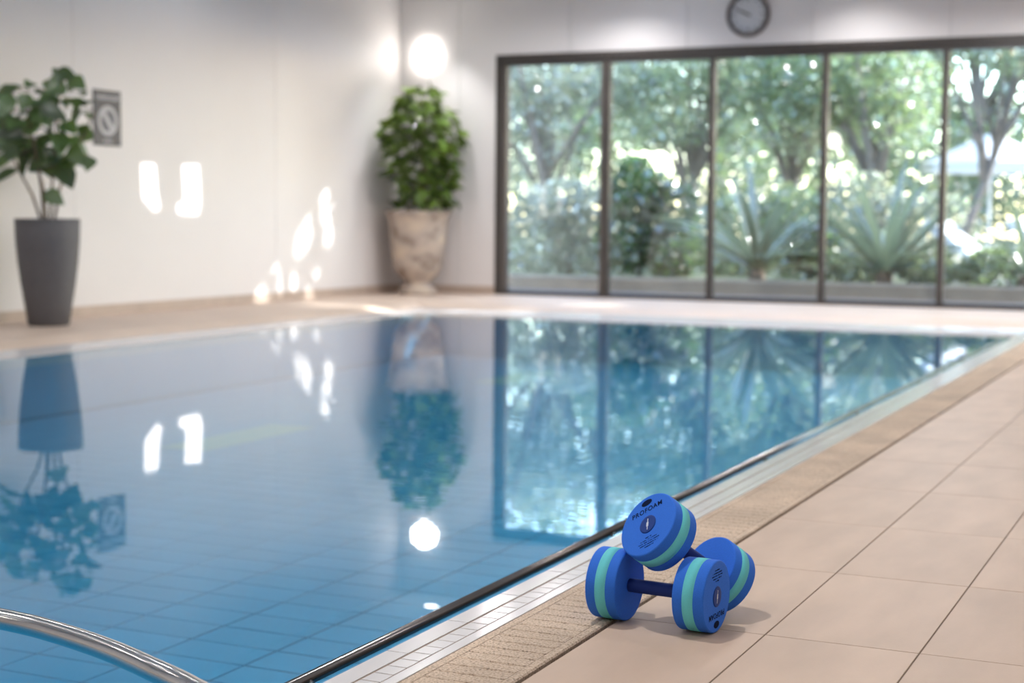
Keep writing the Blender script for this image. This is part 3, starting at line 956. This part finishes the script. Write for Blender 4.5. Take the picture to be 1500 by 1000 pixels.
while x < 0.058:
    wd = rs.uniform(0.006, 0.012)
    tl.box(x, x + wd, -0.198, -0.168 - 0.008 * rs.random(), 0.008, 0.009)
    x += wd + 0.005
tl.build('footer_print', 'sign_white', sg)

ck = empty('wall_clock', (-4.445, YB, 2.822))
ck.rotation_euler = (PI / 2, 0, 0)
tag(ck, 'round brown framed wall clock above the garden window', 'clock')
MB().lathe([(0.217, 0.0), (0.217, 0.03), (0.208, 0.042), (0.192, 0.042), (0.182, 0.030), (0.182, 0.0)], 64, cap0=False, cap1=False).build('rim', 'clock_rim', ck)
MB().lathe([(0.183, 0.001), (0.183, 0.012)], 64).build('face', 'clock_face', ck)
for h in range(12):
    L_ = 0.034 if h % 3 == 0 else 0.022
    MB().box(-0.006, 0.006, 0.165 - L_, 0.165, 0.012, 0.0135).build('hour_mark', 'clock_hand', ck, Matrix.Rotation(-h * PI / 6, 4, 'Z'))
MB().box(-0.009, 0.009, -0.02, 0.095, 0.015, 0.018).build('hour_hand', 'clock_hand', ck, Matrix.Rotation(-PI / 6 * 9.82, 4, 'Z'))
MB().box(-0.006, 0.006, -0.03, 0.150, 0.019, 0.022).build('minute_hand', 'clock_hand', ck, Matrix.Rotation(-PI / 30 * 49, 4, 'Z'))

# ------------------------------------------------------------------ garden outside
struct(MB().box(-40, 40, YB + 0.2, 75, -0.3, -0.02).build('garden_ground', 'earth'), 'garden ground beyond the window', 'ground')
struct(MB().box(-14, 8, YB + 0.2, 16.5, -0.3, 0.0).build('garden_path', 'paving'), 'grey paved strip outside the window', 'path')
struct(MB().bevbox(-14, 8, 16.5, 16.64, -0.3, 0.16, 0.02).build('garden_kerb', 'kerb'), 'low sand coloured kerb edging the planting bed', 'kerb')
struct(MB().box(-14, 8, 16.64, 18.4, -0.3, 0.12).build('planting_bed', 'earth'), 'raised earth bed behind the kerb', 'bed')

M['leaf_a'] = leaf_mat('tree_leaf_pale', (0.30, 0.36, 0.22), (0.50, 0.60, 0.32), 0.14, 0.45, 0.5, 0.20)
M['leaf_b'] = leaf_mat('tree_leaf_mid', (0.19, 0.26, 0.13), (0.36, 0.48, 0.20), 0.14, 0.45, 0.5, 0.20)
M['leaf_c'] = leaf_mat('tree_leaf_dark', (0.05, 0.10, 0.035), (0.12, 0.24, 0.05), 0.14, 0.45, 0.4, 0.20)
M['leaf_d'] = leaf_mat('tree_leaf_grey', (0.33, 0.37, 0.29), (0.46, 0.52, 0.36), 0.14, 0.4, 0.5, 0.20)
M['blade'] = leaf_mat('yucca_blade', (0.25, 0.31, 0.20), (0.38, 0.46, 0.26), 0.25, 0.35, 0.4, 0.16)

def foliage(rnd, clusters, n, L, Wd, reject=None):
    mb = MB()
    tot = sum(c[3] * c[4] * c[5] for c in clusters)
    for (cx, cy, cz, rx, ry, rz) in clusters:
        m = int(n * rx * ry * rz / tot)
        for i in range(m):
            while True:
                q = Vector((rnd.uniform(-1, 1), rnd.uniform(-1, 1), rnd.uniform(-1, 1)))
                if q.length < 1: break
            if q.length > 1e-3 and rnd.random() < 0.6: q = q.normalized() * rnd.uniform(0.7, 1.0)
            p = Vector((cx + q.x * rx, cy + q.y * ry, cz + q.z * rz))
            if reject and reject(p): continue
            dv = Vector((rnd.uniform(-1, 1), rnd.uniform(-1, 1), rnd.uniform(-1, 0.5)))
            s = rnd.uniform(0.7, 1.3)
            leaf_quads(mb, p - dv.normalized() * (L * s * 0.5), dv, Vector((rnd.uniform(-1, 1), rnd.uniform(-1, 1), rnd.uniform(-1, 1))), L * s, Wd * s)
    return mb

def tree(name, label, cat, base, clusters, n, L, Wd, leafm, seed, trunk_r=0.09, barkm='bark_grey', group=None, reject=None, lean=None):
    rnd = random.Random(seed)
    base = Vector(base)
    t = empty(name, base)
    tag(t, label, cat, group)
    T = Matrix.Translation(-base)
    cl = [tuple(Vector(c[:3])) + tuple(c[3:]) for c in clusters]
    top = max(clusters, key=lambda c: c[2])
    knee = base.lerp(Vector(top[:3]), 0.45)
    if lean: knee += Vector(lean)
    if trunk_r > 0:
        MB().tube([base, base.lerp(knee, 0.5), knee, knee.lerp(Vector(top[:3]), 0.6), Vector(top[:3])], [trunk_r, trunk_r * 0.85, trunk_r * 0.7, trunk_r * 0.45, trunk_r * 0.2], 10).build('trunk', barkm, t, T)
        for c in clusters:
            if c is top: continue
            e = Vector(c[:3])
            k = base.lerp(knee, rnd.uniform(0.6, 1.0))
            MB().tube([k, k.lerp(e, 0.5) + Vector((0, 0, 0.15)), e], [trunk_r * 0.5, trunk_r * 0.35, trunk_r * 0.15], 7).build('branch', barkm, t, T)
    f = foliage(rnd, cl, n, L, Wd, reject).build('foliage', leafm, t, T)
    f['kind'] = 'stuff'
    return t

def blob(rnd, c, r, k, rs):
    out = []
    for i in range(k):
        while True:
            q = Vector((rnd.uniform(-1, 1), rnd.uniform(-1, 1), rnd.uniform(-1, 1)))
            if q.length < 1: break
        s = rnd.uniform(*rs)
        out.append((c[0] + q.x * r[0], c[1] + q.y * r[1], c[2] + q.z * r[2], s, s, s * 0.8))
    return out

TG = 'garden trees behind the glass'
rt_ = random.Random(21)
tree('garden_tree', 'pale leafed tree seen through the leftmost pane', 'tree', (-9.1, 21.5, -0.02), blob(rt_, (-9.3, 21.5, 2.7), (1.3, 1.0, 1.2), 12, (0.4, 0.8)), 5600, 0.11, 0.060, 'leaf_d', 31, group=TG)
tree('garden_tree', 'airy green tree seen behind the second pane', 'tree', (-7.5, 22.0, -0.02), blob(rt_, (-7.5, 22.0, 2.9), (1.2, 1.0, 1.1), 12, (0.4, 0.8)), 5600, 0.105, 0.056, 'leaf_a', 32, group=TG)
tree('garden_tree', 'green tree with loose crown filling the third pane', 'tree', (-5.9, 22.5, -0.02), blob(rt_, (-5.9, 22.3, 2.9), (1.2, 1.0, 1.0), 12, (0.35, 0.8)), 5600, 0.105, 0.056, 'leaf_a', 33, group=TG)
tree('garden_tree', 'bright crowned tree behind the fourth pane', 'tree', (-4.4, 22.0, -0.02), blob(rt_, (-4.5, 22.0, 2.8), (1.2, 1.0, 1.0), 12, (0.35, 0.75)), 5600, 0.105, 0.056, 'leaf_b', 34, group=TG)
tree('garden_tree', 'leaning grey trunked tree behind the rightmost visible pane', 'tree', (-3.22, 19.6, -0.02), blob(rt_, (-2.55, 20.0, 3.15), (1.2, 0.8, 0.5), 12, (0.35, 0.6)), 6500, 0.10, 0.055, 'leaf_a', 35, 0.065, group=TG, lean=(-0.12, 0, 0.2))
# far screen of trees
for k in range(7):
    cx = -16.5 + 2.9 * k
    tree('distant_tree', ['tall distant grey green tree, first from the left beyond the garden', 'distant pale tree beyond the garden, second from the left', 'distant tree beyond the garden, third from the left',
                          'distant tree in the middle beyond the garden', 'distant tree beyond the garden, third from the right', 'distant tree beyond the garden, second from the right', 'tall distant tree, last on the right beyond the garden'][k], 'tree',
         (cx, 32 + (k % 3) * 1.5, -0.02), blob(rt_, (cx, 32 + (k % 3) * 1.5, 4.0), (1.7, 1.2, 3.6), 22, (0.6, 1.1)), 4000, 0.22, 0.13, ['leaf_d', 'leaf_a', 'leaf_d', 'leaf_b', 'leaf_a', 'leaf_d', 'leaf_b'][k], 50 + k, 0.14, group='distant trees')
# tall clipped hedge closing the garden
hg = []
for k in range(12):
    hg.append((-17.5 + 1.6 * k, 27.5, 1.45, 1.1, 0.5, 1.6))
tree('garden_hedge', 'tall grey green hedge closing the garden behind the trees', 'hedge', (-8.7, 27.5, -0.02), hg, 16000, 0.15, 0.085, 'leaf_b', 60, 0.05)
# shrubs
tree('garden_shrub', 'grey green clipped hedge bush low in the leftmost pane', 'shrub', (-7.9, 18.9, 0), [(-8.3, 18.9, 0.55, 0.6, 0.4, 0.62), (-7.7, 19.0, 0.6, 0.6, 0.4, 0.62), (-7.2, 18.9, 0.45, 0.5, 0.4, 0.5), (-8.0, 18.9, 1.0, 0.7, 0.35, 0.35)], 4500, 0.085, 0.05, 'leaf_d', 61, 0.03, group='garden shrubs')
tree('garden_shrub', 'dark green glossy bush behind the second pane', 'shrub', (-6.6, 18.0, 0.12), [(-6.65, 18.0, 1.15, 0.42, 0.35, 0.42), (-6.2, 18.1, 0.95, 0.35, 0.3, 0.35), (-6.75, 17.9, 0.55, 0.42, 0.3, 0.4), (-6.2, 18.0, 0.45, 0.4, 0.3, 0.4)], 2800, 0.11, 0.06, 'leaf_c', 62, 0.03, group='garden shrubs')
tree('garden_shrub', 'low dark bush between the two yuccas', 'shrub', (-4.55, 18.2, 0.12), [(-4.55, 18.2, 0.5, 0.34, 0.3, 0.36)], 600, 0.12, 0.07, 'leaf_c', 63, 0.02, group='garden shrubs')
tree('garden_shrub', 'bright low ground cover bush at the foot of the fourth pane', 'shrub', (-3.2, 17.5, 0.12), [(-3.0, 17.5, 0.30, 0.5, 0.3, 0.2), (-3.9, 17.6, 0.26, 0.4, 0.3, 0.18)], 1000, 0.10, 0.06, 'leaf_a', 64, 0.02, group='garden shrubs')
tree('garden_shrub', 'leafy low bush at the foot of the rightmost visible pane', 'shrub', (-2.2, 17.6, 0.12), [(-2.3, 17.6, 0.30, 0.5, 0.3, 0.24), (-1.6, 17.6, 0.3, 0.5, 0.3, 0.25)], 1100, 0.10, 0.06, 'leaf_b', 65, 0.02, group='garden shrubs')
tree('garden_shrub', 'rounded mid green bush low behind the second pane', 'shrub', (-5.7, 19.6, 0), [(-5.9, 19.6, 0.55, 0.6, 0.4, 0.6), (-5.2, 19.8, 0.65, 0.6, 0.4, 0.65)], 3000, 0.10, 0.055, 'leaf_b', 66, 0.03, group='garden shrubs')
tree('garden_shrub', 'greyish bush filling the space behind the yuccas', 'shrub', (-4.0, 20.0, 0), [(-4.3, 20.0, 0.7, 0.7, 0.4, 0.75), (-3.4, 20.1, 0.6, 0.55, 0.4, 0.6)], 3400, 0.10, 0.055, 'leaf_d', 67, 0.03, group='garden shrubs')

# yuccas: fans of long arching blades
def yucca(base, n, L, seed, label):
    rnd = random.Random(seed)
    t = empty('yucca', base)
    tag(t, label, 'yucca', 'spiky yuccas outside the glass')
    MB().lathe([(0.09, -0.02), (0.10, 0.06), (0.07, 0.14)], 16).build('stump', 'bark', t)
    mes = []
    for k in range(4):
        mb = MB(); R_ = []
        bend = 0.12 + 0.14 * k
        for i in range(9):
            s = i / 8
            wd = 0.045 * (0.55 + 1.2 * s) * (1 - s) ** 0.6 + 0.002
            R_.append([(-wd, s, -bend * s * s + wd * 0.5), (0, s, -bend * s * s), (wd, s, -bend * s * s + wd * 0.5)])
        mb.grid(R_)
        mes.append(mb.mesh('blade', 'blade'))
    for i in range(n):
        a = i * 2.399 + rnd.uniform(-.2, .2)
        el = math.radians(rnd.uniform(22, 82))
        dv = Vector((math.cos(a) * math.cos(el), math.sin(a) * math.cos(el) * 0.8, math.sin(el)))
        l = L * rnd.uniform(0.75, 1.1)
        place('blade', mes[rnd.randrange(4)], t, orient((0.03 * math.cos(a), 0.03 * math.sin(a), 0.1), dv, Vector((0, 0, 1)), l))
yucca((-4.92, 17.25, 0.12), 34, 1.35, 71, 'spiky yucca fanning out behind the third pane')
yucca((-3.50, 17.3, 0.12), 36, 1.35, 72, 'spiky yucca fanning out behind the fourth pane')
yucca((-2.0, 17.3, 0.12), 22, 0.9, 73, 'smaller spiky yucca outside the rightmost visible pane')

# terrace with parasol and loungers behind the right pane
struct(MB().box(-4.0, 8, 20.6, 26, -0.3, 0.0).build('terrace', 'pale_paving'), 'paved terrace beyond the shrubs', 'terrace')
pa = empty('parasol', (-3.15, 22.6, 0.0))
tag(pa, 'white canvas parasol standing on the terrace outside', 'parasol')
MB().lathe([(0.25, 0), (0.25, 0.05), (0.05, 0.08)], 24).build('base', 'frame2', pa)
MB().tube([(0, 0, 0.05), (0, 0, 2.1)], 0.022, 10).build('pole', 'white_trim', pa)
mb = MB()
tip = Vector((0, 0, 2.05))
rim_p = [Vector((0.95 * math.cos(PI / 4 * k), 0.95 * math.sin(PI / 4 * k), 1.62)) for k in range(8)]
for k in range(8):
    a_, b_ = rim_p[k], rim_p[(k + 1) % 8]
    mb.poly([tip, a_, b_])
    mb.poly([a_, a_ - Vector((0, 0, 0.12)), b_ - Vector((0, 0, 0.12)), b_])
mb.build('canopy', 'white_cloth', pa)
for k in range(8):
    MB().tube([tip - Vector((0, 0, 0.05)), rim_p[k] - Vector((0, 0, 0.02))], 0.010, 6).build('rib', 'white_trim', pa)
def lounger(loc, rz, label):
    t = empty('sun_lounger', loc)
    t.rotation_euler = (0, 0, rz)
    tag(t, label, 'lounger', 'white sun loungers in the garden')
    MB().box(-0.95, 0.95, -0.32, 0.32, 0.26, 0.31).build('frame', 'white_trim', t)
    for sx in (-0.85, 0.85):
        for sy in (-0.28, 0.28):
            MB().box(sx - 0.03, sx + 0.03, sy - 0.03, sy + 0.03, 0, 0.26).build('leg', 'white_trim', t)
    MB().bevbox(-0.25, 0.95, -0.31, 0.31, 0.31, 0.41, 0.03).build('mattress', 'white_cloth', t)
    MB().bevbox(-0.75, 0.0, -0.31, 0.31, 0.0, 0.10, 0.03).build('backrest', 'white_cloth', t, Matrix.Translation((-0.25, 0, 0.33)) @ Matrix.Rotation(math.radians(38), 4, 'Y'))
lounger((-2.55, 19.2, -0.02), math.radians(-14), 'white sun lounger nearest the window among the shrubs')
lounger((-1.9, 21.6, 0.0), math.radians(-12), 'white sun lounger further back on the paved terrace')

# unseen shade trees on the right, crown gaps cut to place the sun patches
wall_gaps = [(13.798, 1.307, 0.067, 0.06), (13.6, 0.999, 0.145, 0.137), (13.56, 0.807, 0.105, 0.096), (13.612, 0.587, 0.106, 0.096), (13.152, 0.611, 0.151, 0.114), (13.077, 0.445, 0.099, 0.067), (12.609, 0.362, 0.082, 0.072), (12.917, 0.176, 0.098, 0.08), (12.32, 0.119, 0.091, 0.09), (12.808, 0.061, 0.108, 0.059), (13.225, 0.023, 0.076, 0.061), (12.40, 0.03, 0.16, 0.04), (13.19, 0.806, 0.05, 0.054), (12.72, 0.24, 0.05, 0.08), (13.38, 0.24, 0.05, 0.05)]
floor_gaps = [(-7.55, 12.40, 0.35, 0.14), (-7.05, 12.45, 0.25, 0.10), (-6.80, 12.55, 0.12, 0.15), (-6.45, 12.98, 0.16, 0.15), (-5.95, 13.05, 0.2, 0.2), (-5.70, 13.75, 0.14, 0.2), (-5.42, 13.78, 0.16, 0.2), (-6.9, 12.95, 0.10, 0.1)]
def in_gap(p):
    s = (p.x - XL) / SUN.x
    y, z = p.y - SUN.y * s, p.z - SUN.z * s
    if z > -0.12:
        for gy, gz, ry, rz in wall_gaps:
            if ((y - gy) / (ry + 0.042)) ** 2 + ((z - gz) / (rz + 0.040)) ** 2 < 1: return True
    s = p.z / SUN.z
    x, y = p.x - SUN.x * s, p.y - SUN.y * s
    for gx, gy, rx, ry in floor_gaps:
        if ((x - gx) / (rx + 0.10)) ** 2 + ((y - gy) / (ry + 0.10)) ** 2 < 1: return True
    return False
rt2 = random.Random(77)
labels = ['shade tree with a dense crown right of the window, nearest the parasol', 'dense shade tree further right outside the window', 'dense shade tree far to the right outside the window']
for k, cx in enumerate((-0.4, 3.0, 6.6)):
    cl = []
    for ix in range(5):
        for iz in range(3):
            for iy in range(2):
                cl.append((cx - 1.8 + 0.9 * ix + rt2.uniform(-.2, .2), 19.8 + 0.8 * iy, 3.9 + 1.25 * iz + rt2.uniform(-.1, .1), 0.95, 0.6, 0.9))
    tree('shade_tree', labels[k], 'tree', (cx, 20.0, -0.02), cl, 16000, 0.17, 0.125, 'leaf_c', 90 + k, 0.13, group='shade trees beside the window', reject=in_gap)
